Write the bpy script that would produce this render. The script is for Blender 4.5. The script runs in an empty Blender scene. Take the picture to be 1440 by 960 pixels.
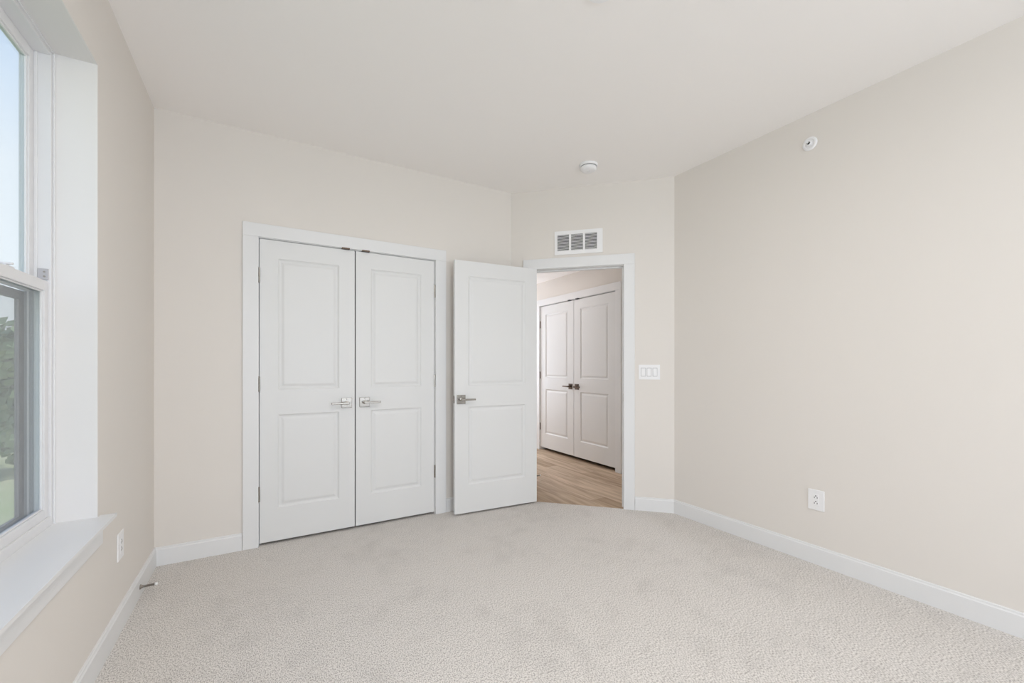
import bpy, bmesh, math, random
from mathutils import Vector, Matrix
S = bpy.context.scene
COL = S.collection
PI = math.pi
s2 = math.sqrt(.5)

# ------------------------------------------------------------------ camera, world, lights, exposure
cam_d = bpy.data.cameras.new('camera'); cam = bpy.data.objects.new('camera', cam_d); COL.objects.link(cam)
cam_d.sensor_width = 36; cam_d.lens = 14.827; cam_d.shift_y = 0.02362; cam_d.clip_start = .02; cam_d.clip_end = 400
cam.location = (0, 0, 1.2); cam.rotation_euler = (PI/2, 0, -math.radians(30.506)); S.camera = cam
S.view_settings.view_transform = 'Standard'; S.view_settings.look = 'None'
S.view_settings.gamma = 1; S.view_settings.use_curve_mapping = False
S.view_settings.exposure = 0.32
S.cycles.max_bounces = 14; S.cycles.diffuse_bounces = 10; S.cycles.glossy_bounces = 4; S.cycles.transparent_max_bounces = 12
S.cycles.use_denoising = True
S.cycles.sample_clamp_indirect = 6

W = bpy.data.worlds.new('world'); S.world = W; W.use_nodes = True
nt = W.node_tree; nt.nodes.clear()
tc = nt.nodes.new('ShaderNodeTexCoord'); sx = nt.nodes.new('ShaderNodeSeparateXYZ')
rp = nt.nodes.new('ShaderNodeValToRGB'); bg = nt.nodes.new('ShaderNodeBackground'); ow = nt.nodes.new('ShaderNodeOutputWorld')
e = rp.color_ramp.elements
e[0].position = 0.0; e[0].color = (.90, .95, 1.0, 1)
e[1].position = 1.0; e[1].color = (.26, .44, .95, 1)
m_ = rp.color_ramp.elements.new(.30); m_.color = (.84, .91, 1.0, 1)
m_ = rp.color_ramp.elements.new(.55); m_.color = (.52, .71, 1.0, 1)
nt.links.new(tc.outputs['Generated'], sx.inputs[0]); nt.links.new(sx.outputs[2], rp.inputs[0])
nt.links.new(rp.outputs[0], bg.inputs[0]); bg.inputs[1].default_value = 1.0
nt.links.new(bg.outputs[0], ow.inputs[0])

def light(name, kind, loc, rot, power, color, size=(1, 1), **k):
    d = bpy.data.lights.new(name, kind); o = bpy.data.objects.new(name, d); COL.objects.link(o)
    d.energy = power; d.color = color; o.location = loc; o.rotation_euler = rot
    if kind == 'AREA': d.shape = 'RECTANGLE'; d.size, d.size_y = size
    for a, b in k.items(): setattr(d, a, b)
    return o
light('sun', 'SUN', (0, 0, 10), (math.radians(52), 0, math.radians(95)), 3.6, (1, .96, .9), angle=.02)
# added fill lights out of view: two for the bedroom, two for the corridor
light('rear_fill_light', 'AREA', (.9, -2.9, 1.5), (PI/2+.36, 0, 0), 65, (.805, .885, 1.0), (2.5, 1.8))  # added fill, tilted up to lift the ceiling and upper walls
light('overhead_fill_light', 'AREA', (.75, .75, 2.60), (0, 0, 0), 15, (1, .955, .90), (.8, .8), spread=PI)  # added overhead fill, its source unseen
light('corridor_fill_light', 'AREA', (2.80, 4.3, 2.37), (0, 0, 0), 1.7, (1, .95, .93), (.6, .9))  # added fill under the corridor ceiling, its source unseen
light('corridor_end_fill', 'AREA', (2.9, 6.6, 1.3), (-PI/2, 0, 0), 25, (.80, .875, 1.0), (.9, 1.9))  # added fill evening out the corridor doors; no window at that end

# ------------------------------------------------------------------ materials
def mat(name, col, rough=.5, metal=0, spec=.5):
    m = bpy.data.materials.new(name); m.use_nodes = True
    b = m.node_tree.nodes['Principled BSDF']
    b.inputs['Base Color'].default_value = (*col, 1); b.inputs['Roughness'].default_value = rough
    b.inputs['Metallic'].default_value = metal; b.inputs['Specular IOR Level'].default_value = spec
    return m
def N(m, t, **k):
    n = m.node_tree.nodes.new(t)
    for a, b in k.items():
        if a in n.inputs: n.inputs[a].default_value = b
        else: setattr(n, a, b)
    return n
def Lk(m, a, b): m.node_tree.links.new(a, b)
def bumpy(m, scale, strength, dist=.001, detail=3):
    b = m.node_tree.nodes['Principled BSDF']
    t = N(m, 'ShaderNodeTexCoord'); n = N(m, 'ShaderNodeTexNoise', Scale=scale, Detail=detail)
    u = N(m, 'ShaderNodeBump', Strength=strength, Distance=dist)
    Lk(m, t.outputs['Object'], n.inputs['Vector']); Lk(m, n.outputs['Fac'], u.inputs['Height']); Lk(m, u.outputs[0], b.inputs['Normal'])
    return m
def mottled(m, c1, c2, scale):
    b = m.node_tree.nodes['Principled BSDF']
    t = N(m, 'ShaderNodeTexCoord'); n = N(m, 'ShaderNodeTexNoise', Scale=scale, Detail=3)
    r = N(m, 'ShaderNodeValToRGB'); r.color_ramp.elements[0].color = (*c1, 1); r.color_ramp.elements[1].color = (*c2, 1)
    r.color_ramp.elements[0].position = .3; r.color_ramp.elements[1].position = .7
    Lk(m, t.outputs['Object'], n.inputs['Vector']); Lk(m, n.outputs['Fac'], r.inputs[0]); Lk(m, r.outputs[0], b.inputs['Base Color'])
    return m

M = {}
M['wall'] = bumpy(mat('wall_paint', (.755, .720, .680), .85, spec=.2), 260, .05)
M['ceiling'] = bumpy(mat('ceiling_paint', (.91, .888, .870), .9, spec=.2), 200, .05)
M['white'] = bumpy(mat('white_trim_paint', (.77, .775, .78), .38, spec=.4), 90, .03)
M['door'] = bumpy(mat('white_door_paint', (.745, .75, .748), .42, spec=.4), 140, .04)
M['jambwhite'] = bumpy(mat('window_return_paint', (.775, .76, .75), .7, spec=.2), 200, .04)
M['vinyl'] = bumpy(mat('window_vinyl', (.76, .76, .77), .35, spec=.4), 60, .02)
M['plastic'] = bumpy(mat('white_plastic', (.86, .86, .87), .35), 60, .02)
M['slot'] = bumpy(mat('dark_slot', (.03, .03, .03), .6), 60, .02)
M['nickel'] = bumpy(mat('satin_nickel', (.36, .34, .31), .22, 1), 300, .05)
M['darkmetal'] = bumpy(mat('darkened_metal', (.10, .07, .05), .35, .8), 300, .05)  # corridor hardware: nickel with the dark hall reflection put into its colour
M['steel'] = bumpy(mat('spring_steel', (.30, .27, .24), .35, .9), 300, .05)
M['bracket'] = bumpy(mat('grey_plastic', (.48, .47, .49), .5), 60, .02)
M['rubber'] = bumpy(mat('white_rubber', (.85, .85, .84), .6), 100, .03)
M['recess_shade'] = bumpy(mat('recess_shade_grey', (.07, .07, .075), .7), 60, .02)  # dark tone that puts shade into openings
M['screenframe'] = bumpy(mat('screen_frame_grey', (.30, .28, .29), .5), 60, .02)
M['track'] = bumpy(mat('sash_track_grey', (.40, .41, .43), .5), 60, .02)
M['exterior'] = bumpy(mat('exterior_siding', (.5, .48, .45), .8), 20, .1)
M['concealed'] = bumpy(mat('closet_interior_paint', (.5, .48, .45), .9), 60, .05)
M['bark'] = mottled(mat('bark', (.1, .08, .06), .9), (.08, .06, .045), (.16, .13, .10), 6)
M['leaf'] = mottled(mat('leaf_green', (.1, .2, .05), .7), (.13, .20, .09), (.30, .36, .20), 1.2)
M['leaf_light'] = mottled(mat('leaf_pale_green', (.2, .3, .1), .7), (.22, .30, .14), (.42, .47, .28), 1.2)
M['grass'] = mottled(mat('lawn_grass', (.2, .3, .1), .9), (.40, .46, .22), (.62, .58, .38), .35)

# carpet: looped pile, small nubs in fine rows with tiny flecks
m = mat('carpet_loop_pile', (.66, .63, .60), .97, spec=.05); M['carpet'] = m
b = m.node_tree.nodes['Principled BSDF']
t = N(m, 'ShaderNodeTexCoord')
mp = N(m, 'ShaderNodeMapping'); mp.inputs['Scale'].default_value = (1, .55, 1); Lk(m, t.outputs['Object'], mp.inputs['Vector'])
v = N(m, 'ShaderNodeTexVoronoi', Scale=270); Lk(m, mp.outputs[0], v.inputs['Vector'])
n1 = N(m, 'ShaderNodeTexNoise', Scale=235, Detail=2); Lk(m, mp.outputs[0], n1.inputs['Vector'])
n2 = N(m, 'ShaderNodeTexNoise', Scale=2.3, Detail=3); Lk(m, t.outputs['Object'], n2.inputs['Vector'])
n3 = N(m, 'ShaderNodeTexNoise', Scale=9, Detail=2); Lk(m, t.outputs['Object'], n3.inputs['Vector'])
r1 = N(m, 'ShaderNodeValToRGB'); r1.color_ramp.elements[0].position = .36; r1.color_ramp.elements[0].color = (.40, .375, .352, 1)
r1.color_ramp.elements[1].position = .56; r1.color_ramp.elements[1].color = (.775, .743, .712, 1)
Lk(m, n1.outputs['Fac'], r1.inputs[0])
r2 = N(m, 'ShaderNodeValToRGB'); r2.color_ramp.elements[0].position = .30; r2.color_ramp.elements[0].color = (.90, .90, .90, 1)
r2.color_ramp.elements[1].position = .50; r2.color_ramp.elements[1].color = (1, 1, 1, 1)
ad = N(m, 'ShaderNodeMath', operation='ADD'); Lk(m, n2.outputs['Fac'], ad.inputs[0]); Lk(m, n3.outputs['Fac'], ad.inputs[1])
hf = N(m, 'ShaderNodeMath', operation='MULTIPLY'); hf.inputs[1].default_value = .5; Lk(m, ad.outputs[0], hf.inputs[0])
Lk(m, hf.outputs[0], r2.inputs[0])
mx = N(m, 'ShaderNodeMix', data_type='RGBA', blend_type='MULTIPLY'); mx.inputs['Factor'].default_value = 1
Lk(m, r1.outputs[0], mx.inputs[6]); Lk(m, r2.outputs[0], mx.inputs[7]); Lk(m, mx.outputs[2], b.inputs['Base Color'])
bu = N(m, 'ShaderNodeBump', Strength=.35, Distance=.003, invert=True); Lk(m, v.outputs['Distance'], bu.inputs['Height']); Lk(m, bu.outputs[0], b.inputs['Normal'])

# oak-look planks running away along Y
m = mat('oak_plank_floor', (.4, .3, .2), .5, spec=.3); M['wood'] = m
b = m.node_tree.nodes['Principled BSDF']
t = N(m, 'ShaderNodeTexCoord'); mp = N(m, 'ShaderNodeMapping'); mp.inputs['Rotation'].default_value = (0, 0, PI/2)
Lk(m, t.outputs['Object'], mp.inputs['Vector'])
br = N(m, 'ShaderNodeTexBrick', Scale=1); br.inputs['Brick Width'].default_value = 1.22; br.inputs['Row Height'].default_value = .18
br.inputs['Mortar Size'].default_value = .0012; br.inputs['Color1'].default_value = (.45, .325, .215, 1); br.inputs['Color2'].default_value = (.72, .57, .43, 1)
br.inputs['Mortar'].default_value = (.25, .17, .11, 1); br.offset = .37; Lk(m, mp.outputs[0], br.inputs['Vector'])
mp2 = N(m, 'ShaderNodeMapping'); mp2.inputs['Scale'].default_value = (14, 1.3, 1); Lk(m, t.outputs['Object'], mp2.inputs['Vector'])
gn = N(m, 'ShaderNodeTexNoise', Scale=1.6, Detail=5, Distortion=.6); Lk(m, mp2.outputs[0], gn.inputs['Vector'])
gr = N(m, 'ShaderNodeValToRGB'); gr.color_ramp.elements[0].position = .3; gr.color_ramp.elements[0].color = (.60, .55, .50, 1)
gr.color_ramp.elements[1].position = .65; gr.color_ramp.elements[1].color = (1.0, 1.0, 1.0, 1); Lk(m, gn.outputs['Fac'], gr.inputs[0])
mx = N(m, 'ShaderNodeMix', data_type='RGBA', blend_type='MULTIPLY'); mx.inputs['Factor'].default_value = 1
Lk(m, br.outputs['Color'], mx.inputs[6]); Lk(m, gr.outputs[0], mx.inputs[7]); Lk(m, mx.outputs[2], b.inputs['Base Color'])

# window pane: clear with a fresnel reflection; insect screen: fine woven grid
m = bpy.data.materials.new('window_glass'); m.use_nodes = True; M['glass'] = m; m.node_tree.nodes.clear()
o_ = N(m, 'ShaderNodeOutputMaterial'); tr = N(m, 'ShaderNodeBsdfTransparent'); tr.inputs[0].default_value = (.96, .98, .98, 1)
gl = N(m, 'ShaderNodeBsdfGlossy', Roughness=.02); fr = N(m, 'ShaderNodeFresnel', IOR=1.45)
ge = N(m, 'ShaderNodeNewGeometry')
mxs = N(m, 'ShaderNodeMixShader'); lo = N(m, 'ShaderNodeMath', operation='MULTIPLY'); lo.inputs[1].default_value = .35
Lk(m, fr.outputs[0], lo.inputs[0])
Lk(m, lo.outputs[0], mxs.inputs[0]); Lk(m, tr.outputs[0], mxs.inputs[1]); Lk(m, gl.outputs[0], mxs.inputs[2]); Lk(m, mxs.outputs[0], o_.inputs[0])
m = bpy.data.materials.new('insect_screen_mesh'); m.use_nodes = True; M['mesh'] = m; m.node_tree.nodes.clear()
o_ = N(m, 'ShaderNodeOutputMaterial'); tr = N(m, 'ShaderNodeBsdfTransparent'); di = N(m, 'ShaderNodeBsdfDiffuse'); di.inputs[0].default_value = (.45, .45, .46, 1)
t = N(m, 'ShaderNodeTexCoord')
w1 = N(m, 'ShaderNodeTexWave', wave_type='BANDS', bands_direction='Y', Scale=150); w2 = N(m, 'ShaderNodeTexWave', wave_type='BANDS', bands_direction='Z', Scale=150)
Lk(m, t.outputs['Object'], w1.inputs['Vector']); Lk(m, t.outputs['Object'], w2.inputs['Vector'])
mxm = N(m, 'ShaderNodeMath', operation='MAXIMUM'); Lk(m, w1.outputs['Fac'], mxm.inputs[0]); Lk(m, w2.outputs['Fac'], mxm.inputs[1])
rr = N(m, 'ShaderNodeMapRange'); rr.inputs['From Min'].default_value = .55; rr.inputs['From Max'].default_value = 1; rr.inputs['To Min'].default_value = .06; rr.inputs['To Max'].default_value = .42
Lk(m, mxm.outputs[0], rr.inputs['Value'])
mxs = N(m, 'ShaderNodeMixShader'); Lk(m, rr.outputs[0], mxs.inputs[0]); Lk(m, tr.outputs[0], mxs.inputs[1]); Lk(m, di.outputs[0], mxs.inputs[2]); Lk(m, mxs.outputs[0], o_.inputs[0])

# ------------------------------------------------------------------ geometry helpers
class MB:
    def __init__(self): self.bm = bmesh.new()
    def hexa(self, P):       # 8 points: bottom ring 4, top ring 4
        v = [self.bm.verts.new(p) for p in P]
        for f in ((0,1,2,3), (7,6,5,4), (0,4,5,1), (1,5,6,2), (2,6,7,3), (3,7,4,0)): self.bm.faces.new([v[i] for i in f])
        return self
    def box(self, x0, x1, y0, y1, z0, z1):
        return self.hexa([(x0,y0,z0),(x1,y0,z0),(x1,y1,z0),(x0,y1,z0),(x0,y0,z1),(x1,y0,z1),(x1,y1,z1),(x0,y1,z1)])
    def prism(self, poly, z0, z1):
        a = [self.bm.verts.new((x, y, z0)) for x, y in poly]; b = [self.bm.verts.new((x, y, z1)) for x, y in poly]
        n = len(poly); self.bm.faces.new(a[::-1]); self.bm.faces.new(b)
        for i in range(n): self.bm.faces.new((a[i], a[(i+1)%n], b[(i+1)%n], b[i]))
        return self
    def tube(self, pts, r, n=16, cap=True, radii=None):
        rings = []
        for i, p in enumerate(pts):
            p = Vector(p); a = Vector(pts[max(i-1, 0)]); c = Vector(pts[min(i+1, len(pts)-1)])
            d = (c-a).normalized(); up = Vector((0, 0, 1)) if abs(d.z) < .9 else Vector((1, 0, 0))
            u = d.cross(up).normalized(); w = d.cross(u)
            rr = radii[i] if radii else r
            rings.append([self.bm.verts.new(p + (u*math.cos(2*PI*k/n) + w*math.sin(2*PI*k/n))*rr) for k in range(n)])
        for A, B in zip(rings, rings[1:]):
            for k in range(n): self.bm.faces.new((A[k], A[(k+1)%n], B[(k+1)%n], B[k]))
        if cap: self.bm.faces.new(rings[0][::-1]); self.bm.faces.new(rings[-1])
        return self
    def lathe(self, prof, n=48):      # profile of (r, z) about the local Z axis
        rings = []
        for r, z in prof:
            rings.append([self.bm.verts.new((r*math.cos(2*PI*k/n), r*math.sin(2*PI*k/n), z)) for k in range(n)] if r > 1e-6 else [self.bm.verts.new((0, 0, z))])
        for A, B in zip(rings, rings[1:]):
            for k in range(n):
                j = (k+1) % n
                if len(A) == 1 and len(B) == 1: continue
                if len(A) == 1: self.bm.faces.new((A[0], B[j], B[k]))
                elif len(B) == 1: self.bm.faces.new((A[k], A[j], B[0]))
                else: self.bm.faces.new((A[k], A[j], B[j], B[k]))
        return self
    def xf(self, mtx): bmesh.ops.transform(self.bm, matrix=mtx, verts=self.bm.verts); return self
    def build(self, name, material, parent=None, bevel=0, smooth=False, seg=2, weld=False):
        if weld: bmesh.ops.remove_doubles(self.bm, verts=self.bm.verts, dist=1e-5)
        bmesh.ops.recalc_face_normals(self.bm, faces=self.bm.faces)
        me = bpy.data.meshes.new(name); self.bm.to_mesh(me); self.bm.free(); me.materials.append(material)
        o = bpy.data.objects.new(name, me); COL.objects.link(o)
        if parent: o.parent = parent
        if bevel:
            md = o.modifiers.new('bevel', 'BEVEL'); md.width = bevel; md.segments = seg; md.limit_method = 'ANGLE'; md.angle_limit = math.radians(40)
        if smooth:
            for p in me.polygons: p.use_smooth = True
        return o
def tag(o, label, cat, group=None, kind=None):
    o['label'] = label; o['category'] = cat
    if group: o['group'] = group
    if kind: o['kind'] = kind
    return o
def empty(name, loc, rz=0):
    o = bpy.data.objects.new(name, None); COL.objects.link(o); o.location = loc; o.rotation_euler = (0, 0, rz); o.empty_display_size = .1
    return o

# ------------------------------------------------------------------ room measures (metres)
XL, XR, YF, YB = -.565, 2.887, 3.263, -3.0       # left, right, closet wall, wall behind the camera
X1 = 1.915                                         # where the slanted wall starts on the closet wall
Y3 = YF - (XR - X1)                                # where it ends on the right wall
H, HH, T = 2.743, 2.395, .115
def A(u, off=0, z=None):                           # point on the slanted wall, u along it, off into the room
    p = (X1 + u*s2 - off*s2, YF - u*s2 - off*s2)
    return p if z is None else (*p, z)
UL = (XR - X1) / s2

# ---- floors and ceilings
fl = MB(); fl.prism([(XL-.21, YB-.2), (XR+T, YB-.2), (XR+T, Y3), (XR, Y3), (X1, YF), (X1, YF+.75), (XL-.21, YF+.75)], -.12, 0)
tag(fl.build('floor', M['carpet']), 'light greige loop pile carpet covering the bedroom floor', 'carpet', kind='structure')
hf_ = MB(); hf_.prism([(X1, YF), (XR, Y3), (3.6, Y3), (4.25, Y3), (4.25, 6.8), (X1, 6.8)], -.12, -.004)
tag(hf_.build('floor_corridor', M['wood']), 'oak look plank floor of the corridor beyond the open door', 'floor', kind='structure')
c = MB(); c.prism([(XL-.21, YB-.2), (XR+T, YB-.2), (XR+T, Y3+.05), (X1+.048, YF+T), (X1+.048, YF+.75), (XL-.21, YF+.75)], H, H+.12)
tag(c.build('ceiling', M['ceiling']), 'smooth pale ceiling of the bedroom', 'ceiling', kind='structure')
c = MB(); c.prism([(X1+.048, YF+T), (XR+T, Y3+.048), (4.25, Y3+.048), (4.25, 6.8), (X1+.048, 6.8)], HH, H+.12)
tag(c.build('ceiling_corridor', M['ceiling']), 'lower ceiling of the corridor seen through the open doorway', 'ceiling', kind='structure')

# ---- left wall with the window opening
WY0, WY1, WZ0, WZ1 = .85, 2.27, .60, 2.39
w = MB(); X0 = XL-.205
w.box(X0, XL, YB-.2, WY0, 0, H); w.box(X0, XL, WY1, YF+T, 0, H); w.box(X0, XL, WY0, WY1, 0, WZ0-.022); w.box(X0, XL, WY0, WY1, WZ1, H)
tag(w.build('wall_left', M['wall']), 'beige painted wall holding the deep set window', 'wall', kind='structure')
# ---- closet wall
OX0, OX1, OZ = -.026, 1.196, 2.049
w = MB(); w.box(XL, OX0-.018, YF, YF+T, 0, H); w.prism([(OX1+.018, YF), (X1, YF), (X1+.048, YF+T), (OX1+.018, YF+T)], 0, H); w.box(OX0-.018, OX1+.018, YF, YF+T, OZ+.018, H)
tag(w.build('wall_front', M['wall']), 'beige painted wall with the white double closet doors', 'wall', kind='structure')
w = MB(); w.box(-.3, -.2, YF+T, YF+.75, 0, H); w.box(1.4, 1.5, YF+T, YF+.75, 0, H); w.box(-.2, 1.4, YF+.65, YF+.75, 0, H)
tag(w.build('wall_closet', M['concealed']), 'inside walls of the closet behind the closed double doors', 'wall', kind='structure')
# ---- slanted wall with the doorway
EU0, EU1, EZ = .205, .972, 2.052
w = MB()
def slant(u0, u1, z0, z1, m0=False, m1=False):
    a, b = A(u0), A(u1)
    c_ = A(u1, -T); d_ = A(u0, -T)
    if m0: d_ = (X1+.048, YF+T)
    if m1: c_ = (XR+T, Y3+.048)
    w.prism([a, b, c_, d_], z0, z1)
slant(0, EU0-.018, 0, H, m0=True); slant(EU1+.018, UL, 0, H, m1=True); slant(EU0-.018, EU1+.018, EZ+.018, H)
tag(w.build('wall_slanted', M['wall']), 'short slanted beige wall with the open doorway and vent', 'wall', kind='structure')
w = MB(); w.prism([(XR, YB-.2), (XR+T, YB-.2), (XR+T, Y3+.048), (XR, Y3)], 0, H)
tag(w.build('wall_right', M['wall']), 'long blank beige wall on the right', 'wall', kind='structure')
# ---- wall behind the camera with two added windows
BW = [(-.15, 1.05), (1.35, 2.55)]
w = MB()
xs = [XL, BW[0][0], BW[0][1], BW[1][0], BW[1][1], XR]
for i in (0, 2, 4): w.box(xs[i], xs[i+1], YB-.2, YB, 0, H)
for a, b_ in BW: w.box(a, b_, YB-.2, YB, 0, .6); w.box(a, b_, YB-.2, YB, 2.39, H)
tag(w.build('wall_back', M['wall']), 'beige wall behind the camera with two added windows', 'wall', kind='structure')

# ---- corridor walls and its closet recess
CX = 3.445; DY0, DY1 = 3.522, 5.040
w = MB(); w.box(CX, CX+T, Y3+.048, DY0-.018, 0, HH); w.box(CX, CX+T, DY1+.018, 6.7, 0, HH); w.box(CX, CX+T, DY0-.018, DY1+.018, 2.070, HH)
tag(w.build('wall_corridor_right', M['wall']), 'corridor wall holding the far pair of white closet doors', 'wall', kind='structure')
w = MB(); w.box(1.97, 2.40, 3.62, 6.7, 0, HH); w.box(X1+.05, 1.97, YF+T, 6.7, 0, HH); tag(w.build('wall_corridor_left', M['wall']), 'corridor wall hidden behind the open door leaf', 'wall', kind='structure')
w = MB(); w.box(X1, 4.25, 6.7, 6.8, 0, HH); w.box(3.03, 3.445, Y3+.048, Y3+.148, 0, HH); tag(w.build('wall_corridor_end', M['wall']), 'end walls of the corridor beyond the doorway', 'wall', kind='structure')
w = MB(); w.box(4.15, 4.25, Y3+.05, 6.7, 0, HH); w.box(CX+T, 4.15, 3.3, 3.4, 0, HH); w.box(CX+T, 4.15, 5.2, 5.3, 0, HH)
tag(w.build('wall_corridor_closet', M['concealed']), 'inside walls of the corridor closet', 'wall', kind='structure')

# ---- baseboards: a swept profile with an eased top ledge
BH = .111
def baseboard(name, pts, label, th=.013, h=BH, z0=0.0):
    # pts: wall line in plan, room on the left-hand side when walking along it
    prof = [(0, z0), (th, z0), (th, z0+h-.016), (th-.004, z0+h-.010), (th-.0045, z0+h-.003), (th-.007, z0+h), (0, z0+h)]
    P = [Vector(p) for p in pts]; nn = []
    for i in range(len(P)):
        d = []
        if i > 0: d.append((P[i]-P[i-1]).normalized())
        if i < len(P)-1: d.append((P[i+1]-P[i]).normalized())
        ns = [Vector((-q.y, q.x)) for q in d]
        if len(ns) == 2: m_ = (ns[0]+ns[1]).normalized(); nn.append(m_/m_.dot(ns[0]))
        else: nn.append(ns[0])
    mb = MB(); rings = [[mb.bm.verts.new((p.x+n.x*o, p.y+n.y*o, z)) for o, z in prof] for p, n in zip(P, nn)]
    k = len(prof)
    for R0, R1 in zip(rings, rings[1:]):
        for j in range(k): mb.bm.faces.new((R0[j], R0[(j+1)%k], R1[(j+1)%k], R1[j]))
    mb.bm.faces.new(rings[0]); mb.bm.faces.new(rings[-1][::-1])
    return tag(mb.build(name, M['white']), label, 'baseboard', kind='structure')
CAS = .088
baseboard('baseboard_left', [(XL, YF), (XL, YB)], 'white baseboard along the wall below the window')
baseboard('baseboard_front', [(OX0-.006-CAS, YF), (XL, YF)], 'white baseboard left of the double closet doors')
baseboard('baseboard_closet_right', [(X1, YF), (OX1+.006+CAS, YF)], 'short white baseboard behind the open door leaf')
baseboard('baseboard_slanted', [A(UL), A(EU1+.006+CAS)], 'short white baseboard right of the open doorway')
baseboard('baseboard_right', [(XR, YB), (XR, Y3)], 'long white baseboard along the right wall')
baseboard('baseboard_back', [(XL, YB), (XR, YB)], 'white baseboard on the wall behind the camera')
baseboard('baseboard_corridor_left', [(2.40, 6.7), (2.40, 3.62)], 'white baseboard along the corridor wall behind the open door leaf')
baseboard('baseboard_corridor_right', [(CX, DY1+.006+CAS), (CX, 6.7)], 'white baseboard beyond the corridor closet doors')

# ---- flat casings with jambs
def casing(name, P, w_, h, label, th=.018, jd=T, stops=True, z0=0):
    # P(u, off) -> plan point; opening u 0..w_, clear height h
    r = .0035; mb = MB()
    def seg(u0, u1, o0, o1, za, zb): mb.prism([P(u0, o0), P(u1, o0), P(u1, o1), P(u0, o1)], za, zb)
    root = empty(name, (0, 0, 0))
    seg(-r-CAS, -r, 0, th, z0, h+r); tag_l = mb.build('casing_leg', M['white'], root, .002); mb = MB()
    seg(w_+r, w_+r+CAS, 0, th, z0, h+r); mb.build('casing_leg', M['white'], root, .002); mb = MB()
    seg(-r-CAS, w_+r+CAS, 0, th, h+r, h+r+CAS); mb.build('casing_head', M['white'], root, .002); mb = MB()
    seg(-.018, 0, -jd, 0, z0, h+.018); seg(w_, w_+.018, -jd, 0, z0, h+.018); seg(0, w_, -jd, 0, h, h+.018)
    if stops:
        a = -.042
        seg(0, .011, a-.035, a, z0, h); seg(w_-.011, w_, a-.035, a, z0, h); seg(.011, w_-.011, a-.035, a, h-.011, h)
    mb.build('jamb', M['white'], root, .001)
    tag(root, label, 'door trim', kind='structure')
    return root
tr1 = casing('trim_1', lambda u, o: (OX0+u, YF-o), OX1-OX0, OZ, 'white flat casing around the double closet doors')
tr2 = casing('trim_2', lambda u, o: A(EU0+u, o), EU1-EU0, EZ-.008, 'white flat casing around the open doorway')
tr3 = casing('trim_3', lambda u, o: (CX-o, DY1-u), DY1-DY0, 2.052, 'white flat casing around the corridor closet doors', z0=-.004)
for x in (.515, .655):
    mb = MB(); mb.box(x-.027, x+.027, YF-.0185, YF+.012, OZ-.002, OZ+.007); mb.build('ball_catch', M['darkmetal'], tr1)
for y in (4.36, 4.20):
    mb = MB(); mb.box(CX-.0185, CX+.012, y-.025, y+.025, 2.046, 2.058); mb.build('ball_catch', M['slot'], tr3)
mb = MB(); a, b_, c_, d_ = A(EU1-.0015, -.004), A(EU1-.0015, -.036), A(EU1, -.036), A(EU1, -.004); mb.prism([a, b_, c_, d_], .900, .965)
sp = mb.build('strike_plate', M['steel'], tr2)

# ------------------------------------------------------------------ two-panel molded doors
def door_mesh(W_, H_, stile, z_low, z_up, th=.035):
    mb = MB(); bm = mb.bm
    xs = [0, stile, W_-stile, W_]; zs = [0, z_low[0], z_low[1], z_up[0], z_up[1], H_]
    for y, sgn in ((0, 1), (th, -1)):
        for i in range(3):
            for j in range(5):
                x0, x1, z0, z1 = xs[i], xs[i+1], zs[j], zs[j+1]
                if i == 1 and j in (1, 3):
                    rings = []
                    for ins, dep in ((0, 0), (.004, .005), (.012, .0095), (.020, .0095), (.034, .0035), (.040, .0025)):
                        rings.append([bm.verts.new((x0+ins, y+sgn*dep, z0+ins)), bm.verts.new((x1-ins, y+sgn*dep, z0+ins)),
                                      bm.verts.new((x1-ins, y+sgn*dep, z1-ins)), bm.verts.new((x0+ins, y+sgn*dep, z1-ins))])
                    for R0, R1 in zip(rings, rings[1:]):
                        for k in range(4): bm.faces.new((R0[k], R0[(k+1)%4], R1[(k+1)%4], R1[k]))
                    bm.faces.new(rings[-1])
                else:
                    bm.faces.new([bm.verts.new(p) for p in ((x0, y, z0), (x1, y, z0), (x1, y, z1), (x0, y, z1))])
    for i in range(3):
        for z in (0, H_): bm.faces.new([bm.verts.new(p) for p in ((xs[i], 0, z), (xs[i+1], 0, z), (xs[i+1], th, z), (xs[i], th, z))])
    for j in range(5):
        for x in (0, W_): bm.faces.new([bm.verts.new(p) for p in ((x, 0, zs[j]), (x, 0, zs[j+1]), (x, th, zs[j+1]), (x, th, zs[j]))])
    return mb
def lever_handle(parent, x, z, dirx, material, y=0, side=-1, label=None):
    # square rosette, round neck and a slim flat lever; side -1 = towards local -Y
    mb = MB(); yy = sorted((y, y+side*.009)); mb.box(x-.036, x+.036, yy[0], yy[1], z-.036, z+.036)
    ro = mb.build('door_handle', material, parent, .0025, seg=3)
    if label: ro['label'] = label
    mb = MB(); mb.tube([(x, y+side*.006, z), (x, y+side*.020, z), (x, y+side*.021, z), (x, y+side*.052, z)], .01, 20, radii=[.0155, .0145, .0105, .0105]); mb.build('handle_neck', material, ro, smooth=False)
    mb = MB(); xa, xb = sorted((x-dirx*.013, x+dirx*.108)); ya, yb = sorted((y+side*.044, y+side*.055))
    mb.box(xa, xb, ya, yb, z-.0085, z+.0085)
    # the grip turns back to the door a little at its tip
    tip = xb if dirx > 0 else xa
    for v_ in mb.bm.verts:
        if abs(v_.co.x-tip) < 1e-5: v_.co.z = z + (v_.co.z-z)*.8
    mb.build('lever', material, ro, .003, seg=3)
    mb = MB(); mb.tube([(x, y+side*.0092, z+.026), (x, y+side*.0098, z+.026)], .0028, 10); mb.build('screw', M['slot'], ro)
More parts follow.
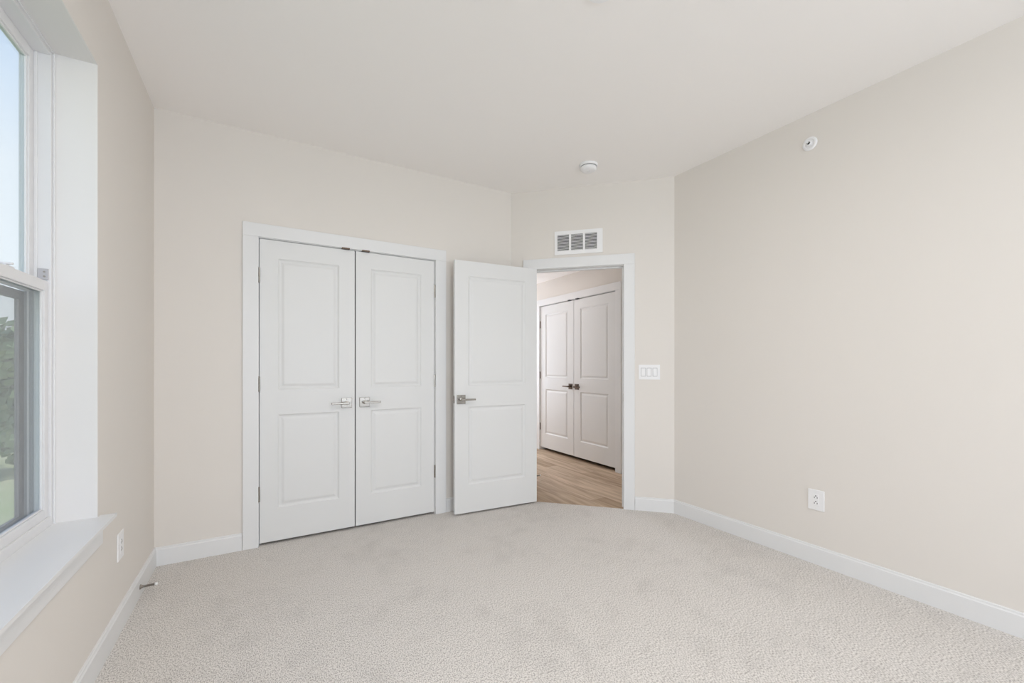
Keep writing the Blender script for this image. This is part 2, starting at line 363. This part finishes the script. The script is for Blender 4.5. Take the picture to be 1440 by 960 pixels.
def hinge(parent, x, z, material, y=-.004):
    mb = MB(); mb.tube([(x, y, z-.051), (x, y, z-.048), (x, y, z+.048), (x, y, z+.051)], .006, 12, radii=[.003, .0062, .0062, .003])
    for k in (-.029, -.0096, .0096, .029): mb.tube([(x, y, z+k-.0006), (x, y, z+k+.0006)], .0066, 12)
    mb.build('hinge', material, parent)
def leaf(name, loc, rz, W_, label, hinge_x, handle, metal, hinge_metal, stile=.108, z0=.018, top=2.0455, hz=(1.802, 1.078, .345)):
    r = empty(name, loc, rz)
    d = door_mesh(W_, top-z0, stile, (.240-z0, .868-z0), (1.038-z0, 1.925-z0))
    d.build('door_leaf', M['door'], r, weld=True, bevel=.0012)
    x, dirx = handle; lever_handle(r, x, .930-z0, dirx, metal)
    if hinge_x is not None:
        for z in hz: hinge(r, hinge_x, z-z0, hinge_metal)
    tag(r, label, 'door', kind='structure'); return r
yd = YF+.002
leaf('door_1', (-.0225, yd, .018), 0, .6020, 'left leaf of the white double closet doors, closed', -.0035, (.545, -1), M['nickel'], M['nickel'])
leaf('door_2', (.5865, yd, .018), 0, .6055, 'right leaf of the white double closet doors, closed', .609, (.0615, 1), M['nickel'], M['nickel'])
# open leaf: swung towards the closet wall; local x from its free edge to the hinge edge
a_ = math.atan2(3.068-3.122, 2.06-1.311)
d3 = leaf('door_3', (1.311, 3.122, .014), a_, .7505, 'white two panel door standing open against the closet wall', None, (.052, 1), M['nickel'], M['nickel'], stile=.115, z0=.014, top=2.045)
lever_handle(d3, .052, .930-.014, 1, M['nickel'], y=.035, side=1)
for z in (1.80, 1.06, .32): hinge(d3, .756, z, M['nickel'], y=.041)
mb = MB(); mb.box(-.0015, 0, .006, .030, .886, .946); fp = mb.build('latch_plate', M['steel'], d3)
mb = MB(); mb.hexa([(-.010, .012, .906), (0, .012, .906), (0, .024, .906), (-.004, .024, .906), (-.010, .012, .926), (0, .012, .926), (0, .024, .926), (-.004, .024, .926)]); mb.build('latch_bolt', M['steel'], fp)
# corridor pair, facing -X: local x runs towards -Y
leaf('door_4', (CX+.002, DY1-.003, .036), -PI/2, .752, 'left leaf of the corridor closet doors seen through the doorway', -.0035, (.692, -1), M['darkmetal'], M['darkmetal'], stile=.125, z0=.036, top=2.045, hz=(1.79, 1.065, .33))
leaf('door_5', (CX+.002, DY0+.003+.752, .036), -PI/2, .752, 'right leaf of the corridor closet doors seen through the doorway', .7555, (.060, 1), M['darkmetal'], M['darkmetal'], stile=.125, z0=.036, top=2.045, hz=(1.79, 1.065, .33))

# ------------------------------------------------------------------ window
def sash(parent, name, x, y0, y1, z0, z1, st, rt, rb, th=.026):
    # x = inner face, material grows outwards; returns the sash object
    mb = MB(); X_ = x-th
    b1 = .010
    mb.box(X_, x, y0, y0+st, z0, z1); mb.box(X_, x, y1-st, y1, z0, z1); mb.box(X_, x, y0+st, y1-st, z1-rt, z1); mb.box(X_, x, y0+st, y1-st, z0, z0+rb)
    # glazing bead
    q = .006; xa, xb = x-.012, x-.005
    mb.box(xa, xb, y0+st, y0+st+q, z0+rb, z1-rt); mb.box(xa, xb, y1-st-q, y1-st, z0+rb, z1-rt)
    mb.box(xa, xb, y0+st+q, y1-st-q, z0+rb, z0+rb+q); mb.box(xa, xb, y0+st+q, y1-st-q, z1-rt-q, z1-rt)
    s = mb.build(name, M['vinyl'], parent, .0015)
    g = MB(); g.box(x-.017, x-.013, y0+st, y1-st, z0+rb, z1-rt); g.build('glass_pane', M['glass'], s)
    return s
win = empty('window_1', (0, 0, 0))
# painted returns of the deep opening
mb = MB(); RX = -.688
mb.box(RX-.08, XL-.0005, WY1-.002, WY1+.012, WZ0, WZ1); mb.box(RX-.08, XL-.0005, WY0-.012, WY0+.002, WZ0, WZ1); mb.box(RX-.08, XL-.0005, WY0-.012, WY1+.012, WZ1-.002, WZ1+.012)
mb.build('window_return', M['jambwhite'], win)
FY0, FY1, FZ0, FZ1 = WY0+.002, WY1-.002, WZ0, WZ1-.002
mb = MB(); fw = .023
iy0, iy1, iz0, iz1 = FY0+fw, FY1-fw, WZ0+.035, FZ1-fw
XO = -.772
mb.box(XO, RX, FY0, iy0, FZ0, FZ1); mb.box(XO, RX, iy1, FY1, FZ0, FZ1); mb.box(XO, RX, iy0, iy1, iz1, FZ1); mb.box(XO, RX, iy0, iy1, FZ0, iz0)
# raised inner bead and parting ridges between the two sash tracks
for y0, y1 in ((iy0, iy0+.004), (iy1-.004, iy1)):
    mb.box(-.733, -.723, y0, y1, iz0, iz1)
mb.box(RX, RX+.006, FY0, FY0+.008, FZ0, FZ1); mb.box(RX, RX+.006, FY1-.008, FY1, FZ0, FZ1); mb.box(RX, RX+.006, FY0+.008, FY1-.008, FZ1-.008, FZ1)
fr_ = mb.build('window_frame', M['vinyl'], win, .0015)
mb = MB()
for y0, y1 in ((iy0, iy0+.003), (iy1-.003, iy1)): mb.box(-.757, -.734, y0, y1, iz0, 1.49)
mb.build('sash_track', M['track'], fr_)
mb = MB()
for y0, y1 in ((iy0, iy0+.007), (iy1-.007, iy1)): mb.box(-.7485, -.7435, y0, y1, iz0, 1.475)
mb.build('track_ridge', M['vinyl'], fr_)
ZM = 1.515
lower = sash(win, 'lower_sash', -.695, iy0+.001, iy1-.001, iz0, ZM, .031, .038, .034)
upper = sash(win, 'upper_sash', -.733, iy0+.001, iy1-.001, ZM-.04, iz1, .034, .040, .036)
mb = MB(); sy0, sy1 = iy0+.001, iy1-.001
mb.box(-.770, -.758, sy0, sy0+.036, iz0+.002, 1.472); mb.box(-.770, -.758, sy1-.036, sy1, iz0+.002, 1.472); mb.box(-.770, -.758, sy0+.036, sy1-.036, 1.44, 1.472); mb.box(-.770, -.758, sy0+.036, sy1-.036, iz0+.002, iz0+.022)
scr = mb.build('insect_screen', M['screenframe'], win); scr['label'] = 'grey framed insect screen outside the lower sash'
mb = MB(); mb.box(-.7645, -.764, sy0+.03, sy1-.03, iz0+.02, 1.45); mb.build('screen_mesh', M['mesh'], scr)
# cam lock on the meeting rail and the sash stop in the track
mb = MB(); mb.box(-.728, -.700, 1.955, 2.010, ZM, ZM+.006); mb.tube([(-.714, 1.98, ZM+.006), (-.714, 1.98, ZM+.014)], .010, 16); mb.box(-.718, -.690, 1.965, 1.977, ZM+.008, ZM+.014)
mb.build('sash_lock', M['vinyl'], lower, .001)
mb = MB(); mb.box(-.722, -.694, iy1-.006, iy1, 1.522, 1.562); ss = mb.build('sash_stop', M['bracket'], win, .001)
for z in (1.533, 1.550):
    mb = MB(); mb.tube([(-.704, iy1-.0075, z), (-.704, iy1-.005, z)], .0035, 12); mb.build('screw', M['steel'], ss)
# sill board with horns past the opening, apron under it
mb = MB(); mb.box(RX, XL, WY0, WY1, WZ0-.022, WZ0+.001); mb.box(XL, -.514, WY0-.025, WY1+.027, WZ0-.012, WZ0+.001)
mb.build('window_sill', M['white'], win, weld=False)
mb = MB(); mb.box(XL, -.548, WY0+.006, WY1-.006, WZ0-.103, WZ0-.012); mb.build('window_apron', M['white'], win, .002)
tag(win, 'tall white double hung window set deep in the left wall', 'window', kind='structure')

# added windows behind the camera for the rear light, seen from other positions
for i, (a, b_) in enumerate(BW):
    wn = empty('window_%d' % (i+2), ((a+b_)/2, YB-.11, 0))
    w_ = (b_-a)/2
    mb = MB(); mb.box(-w_, -w_+.04, -.04, .04, .6, 2.39); mb.box(w_-.04, w_, -.04, .04, .6, 2.39); mb.box(-w_+.04, w_-.04, -.04, .04, 2.35, 2.39); mb.box(-w_+.04, w_-.04, -.04, .04, .6, .64); mb.box(-w_+.04, w_-.04, -.02, .02, 1.475, 1.515)
    f_ = mb.build('window_frame', M['vinyl'], wn, .002)
    mb = MB(); mb.box(-w_+.04, w_-.04, -.003, .003, .64, 1.475); mb.box(-w_+.04, w_-.04, -.003, .003, 1.515, 2.35); mb.build('glass_pane', M['glass'], f_)
    mb = MB(); mb.box(-w_-.02, w_+.02, .11, .17, .578, .602); mb.box(-w_, w_, .04, .11, .578, .602); mb.build('window_sill', M['white'], wn)
    tag(wn, ('left' if i else 'right') + ' white window added to the wall behind the camera', 'window', kind='structure')

# ------------------------------------------------------------------ fittings on walls and ceiling
# return air grille above the doorway
def slant_root(name, u, z, off=0):
    x, y = A(u, off); return empty(name, (x, y, z), -PI/4)     # local x along the wall, -y into the room
g = slant_root('return_air_grille', .392, 2.163)
gw, gh = .410, .204; hx0, hx1, hz0, hz1 = .025, .363, .033, .172
bw_ = (hx1-hx0-2*.018)/3; banks = [(hx0+i*(bw_+.018), hx0+i*(bw_+.018)+bw_) for i in range(3)]
mb = MB(); mb.box(0, hx0, -.008, 0, 0, gh); mb.box(hx1, gw, -.008, 0, 0, gh); mb.box(hx0, hx1, -.008, 0, 0, hz0); mb.box(hx0, hx1, -.008, 0, hz1, gh)
for i in (0, 1): mb.box(banks[i][1], banks[i+1][0], -.008, 0, hz0, hz1)
mb.build('grille_frame', M['plastic'], g)
mb = MB(); mb.box(hx0, hx1, -.0015, -.0002, hz0, hz1); mb.build('duct_shade_sheet', M['recess_shade'], g)  # dark sheet paints in the shade behind the louvers
ns = 12; pitch = (hz1-hz0)/ns
for x0, x1 in banks:
    mb = MB()
    for k in range(ns):
        z = hz0+(k+.5)*pitch
        mb.hexa([(x0, -.0075, z-.0045), (x1, -.0075, z-.0045), (x1, -.002, z+.0015), (x0, -.002, z+.0015), (x0, -.0075, z-.0036), (x1, -.0075, z-.0036), (x1, -.002, z+.0024), (x0, -.002, z+.0024)])
    mb.build('louver_bank', M['plastic'], g)
tag(g, 'white louvered return air grille above the open doorway', 'vent')

# three-gang rocker switch
sw = slant_root('light_switch', 1.095, 1.086)
mb = MB(); W3, H3 = .168, .122
rk = [(.019+.046*i, .019+.046*i+.036) for i in range(3)]
for k in range(4):
    mb.box(rk[k-1][1] if k else 0, rk[k][0] if k < 3 else W3, -.006, 0, .025, .097)
mb.box(0, W3, -.006, 0, 0, .025); mb.box(0, W3, -.006, 0, .097, H3); mb.build('wall_plate', M['plastic'], sw, weld=False)
for x0, x1 in rk:
    mb = MB(); mb.box(x0, x1, -.0015, -.0002, .025, .097); fm = mb.build('rocker_gap_shade', M['track'], sw)  # grey sheet puts shade into the gaps round each rocker
    mb = MB(); mb.hexa([(x0+.0025, -.0125, .028), (x1-.0025, -.0125, .028), (x1-.0025, -.0015, .028), (x0+.0025, -.0015, .028), (x0+.0025, -.0055, .094), (x1-.0025, -.0055, .094), (x1-.0025, -.0015, .094), (x0+.0025, -.0015, .094)])
    mb.build('rocker', M['plastic'], fm, .001)
tag(sw, 'white triple rocker light switch right of the open doorway', 'light switch')

# duplex outlets
def outlet(loc, rz, label):
    r = empty('wall_outlet', loc, rz)          # local x across, -y into the room
    mb = MB(); mb.box(-.044, .044, -.006, 0, -.062, .062); mb.build('wall_plate', M['plastic'], r, .003, seg=3)
    mb = MB(); mb.box(-.017, .017, -.0075, -.004, -.034, .034); rc = mb.build('receptacle', M['plastic'], r, .001)
    for zc in (.017, -.017):
        mb = MB(); mb.box(-.0092, -.0058, -.0079, -.0072, zc-.0065, zc+.0025); mb.box(.0058, .0092, -.0079, -.0072, zc-.0065, zc+.0025)
        mb.tube([(0, -.0072, zc+.008), (0, -.0079, zc+.008)], .0036, 12); mb.build('socket_slots', M['slot'], rc)
    for z in (.048, -.048):
        mb = MB(); mb.tube([(0, -.0059, z), (0, -.0064, z)], .0028, 12); mb.build('screw', M['vinyl'], r)
    tag(r, label, 'outlet', 'white wall outlets'); return r
outlet((XR, 1.266, .387), -PI/2, 'white duplex outlet low on the long right wall')
outlet((XL, 2.562, .382), PI/2, 'white outlet low on the left wall beside the window sill')

# smoke detector
sd = empty('smoke_detector', (2.154, 2.497, H))
mb = MB(); mb.lathe([(0, 0), (.072, 0), (.072, -.004), (.070, -.013), (.066, -.016), (0, -.016)]); mb.build('detector_base', M['plastic'], sd, smooth=False)
mb = MB(); mb.lathe([(0, -.016), (.060, -.016), (.060, -.021), (0, -.021)]); mb.build('vent_slot', M['recess_shade'], sd)
mb = MB(); mb.lathe([(0, -.021), (.063, -.021), (.063, -.030), (.058, -.040), (.046, -.046), (.028, -.048), (0, -.048)]); mb.build('detector_cap', M['plastic'], sd, smooth=True)
mb = MB(); mb.lathe([(0, -.0478), (.011, -.0478), (.011, -.0500), (.009, -.051), (0, -.051)], 24); mb.build('test_button', M['vinyl'], sd)
tag(sd, 'round white smoke detector on the ceiling near the slanted wall', 'smoke detector')
# blank disc near the picture's top
cp = MB(); cp.lathe([(0, 0), (.066, 0), (.066, -.004), (.063, -.007), (0, -.008)]); o = cp.build('ceiling_cover_plate', M['plastic']); o.location = (1.19, 1.302, H)
tag(o, 'flat round white cover plate on the ceiling, cut by the top edge', 'cover plate')

# sidewall sprinkler
sk = empty('fire_sprinkler', (XR, 1.301, 2.560), -PI/2)
R90 = Matrix.Rotation(PI/2, 4, 'X')             # lathe axis z -> -y (into the room)
def ly(prof, name, mm, parent, n=40, smooth=False):
    mb = MB(); mb.lathe(prof, n).xf(R90); return mb.build(name, mm, parent, smooth=smooth)
es = ly([(.022, .0), (.041, 0), (.041, .003), (.036, .007), (.028, .008), (.026, .006), (.022, .002)], 'escutcheon', M['plastic'], sk)
ly([(0, .0005), (.022, .0005), (.022, .002), (0, .002)], 'recess_cup', M['plastic'], es)
hd = ly([(0, .002), (.013, .002), (.013, .006), (.0155, .007), (.0155, .012), (.0115, .014), (.009, .018), (0, .018)], 'sprinkler_head', M['plastic'], sk, 24)
mb = MB()
for sg in (-1, 1): mb.tube([(sg*.008, -.016, 0), (sg*.0095, -.022, 0), (sg*.007, -.028, 0), (0, -.031, 0)], .0017, 8)
mb.build('frame_arm', M['nickel'], hd)
mb = MB(); mb.tube([(0, -.018, 0), (0, -.0188, 0), (0, -.0189, 0), (0, -.030, 0)], .0042, 16, radii=[.0088, .0088, .0038, .0038]); mb.build('glass_bulb', M['slot'], hd)
mb = MB(); mb.tube([(0, -.0305, 0), (0, -.032, 0)], .0060, 20); mb.build('deflector', M['plastic'], hd)
tag(sk, 'small round sidewall fire sprinkler high on the right wall', 'sprinkler')

# spring door stops
def door_stop(loc, rz, label, length=.068):
    r = empty('door_stop', loc, rz)              # local -y points into the room
    mb = MB(); mb.lathe([(0, 0), (.0125, 0), (.0125, .0015), (.009, .006), (.0062, .013), (0, .013)], 24).xf(R90); mb.build('mounting_cone', M['steel'], r)
    mb = MB(); pts = []; turns = 16; L0 = length-.012-.011
    for k in range(turns*10+1):
        a = 2*PI*k/10; pts.append((.0052*math.cos(a), -.011-L0*k/(turns*10), .0052*math.sin(a)))
    mb.tube(pts, .0011, 6); mb.tube([(0, -.01, 0), (0, -.012-L0, 0)], .0042, 10); mb.build('spring', M['steel'], r)
    mb = MB(); mb.lathe([(0, length-.013), (.0072, length-.013), (.0078, length-.006), (.0062, length-.001), (0, length)], 20).xf(R90); mb.build('rubber_tip', M['rubber'], r, smooth=True)
    tag(r, label, 'door stop', 'spring door stops'); return r
door_stop((XL+.013, 2.866, .052), PI/2, 'spring door stop with white tip on the left baseboard', .072)
door_stop((2.413, 3.665, .050), PI/2, 'door stop beyond the doorway, only its white tip showing', .098)

# added lamp on the ceiling, out of view, to go with the overhead fill
lp = empty('added_ceiling_lamp', (.75, .75, H))
mb = MB(); mb.lathe([(0, 0), (.17, 0), (.17, -.02), (.16, -.03), (0, -.03)]); mb.build('added_lamp_base', M['plastic'], lp)
mg = mat('added_lamp_diffuser', (.9, .88, .84), .4); bb = mg.node_tree.nodes['Principled BSDF']; bb.inputs['Emission Color'].default_value = (1, .93, .85, 1); bb.inputs['Emission Strength'].default_value = 2.0
bumpy(mg, 80, .02)
mb = MB(); mb.lathe([(0, -.03), (.155, -.03), (.15, -.07), (.11, -.095), (0, -.105)]); mb.build('added_lamp_diffuser', mg, lp, smooth=True)
tag(lp, 'added round white flush ceiling lamp, out of view', 'ceiling lamp')

# ------------------------------------------------------------------ outdoors
gz = -2.4
mb = MB(); mb.box(-120, 60, -60, 140, gz-.5, gz); o = mb.build('ground', M['grass']); tag(o, 'pale grassy slope outside the window', 'lawn', kind='structure')
random.seed(4)
def tree(x, y, hgt, rad, mm, label):
    r = empty('tree', (x, y, gz))
    mb = MB(); mb.tube([(0, 0, 0), (.1, 0, hgt*.3), (0, .1, hgt*.6), (.05, 0, hgt*.85)], .2, 10, radii=[.26, .2, .13, .04])
    for k in range(6):
        a = k*1.05+random.random(); z = hgt*(.3+.08*k); mb.tube([(0, 0, z), (math.cos(a)*rad*.35, math.sin(a)*rad*.35, z+hgt*.12), (math.cos(a)*rad*.7, math.sin(a)*rad*.7, z+hgt*.18)], .06, 6, radii=[.08, .05, .02])
    mb.build('trunk', M['bark'], r)
    mb = MB(); blobs = [(random.uniform(-.55, .55)*rad, random.uniform(-.55, .55)*rad, hgt*random.uniform(.22, .88), rad*random.uniform(.32, .55)) for _ in range(16)]
    for bx, by, bz, br_ in blobs:
        for _ in range(380):
            d = Vector((random.gauss(0, 1), random.gauss(0, 1), random.gauss(0, 1))).normalized() * br_ * random.uniform(.6, 1.0)**.5
            c_ = Vector((bx, by, bz)) + d; n = (d.normalized() + Vector((random.gauss(0, .5), random.gauss(0, .5), random.gauss(0, .5)))).normalized()
            u_ = n.orthogonal().normalized(); q_ = n.cross(u_); s_ = random.uniform(.07, .16)
            mb.bm.faces.new([mb.bm.verts.new(c_+u_*s_*1.5), mb.bm.verts.new(c_+q_*s_), mb.bm.verts.new(c_-u_*s_*1.5), mb.bm.verts.new(c_-q_*s_)])
    mb.build('foliage', mm, r)
    tag(r, label, 'tree', 'trees outside the window')
tree(-7.2, 21.5, 4.7, 2.3, M['leaf'], 'green tree seen through the lower sash nearest the window jamb')
tree(-13.0, 28.5, 5.6, 2.7, M['leaf_light'], 'paler green tree at the left picture edge beyond the glass')
tree(-3.6, 28.0, 5.4, 2.6, M['leaf'], 'tree farther right, hidden by the window jamb')
tree(-17.5, 20.0, 5.2, 2.8, M['leaf'], 'large tree on the slope opposite the window')
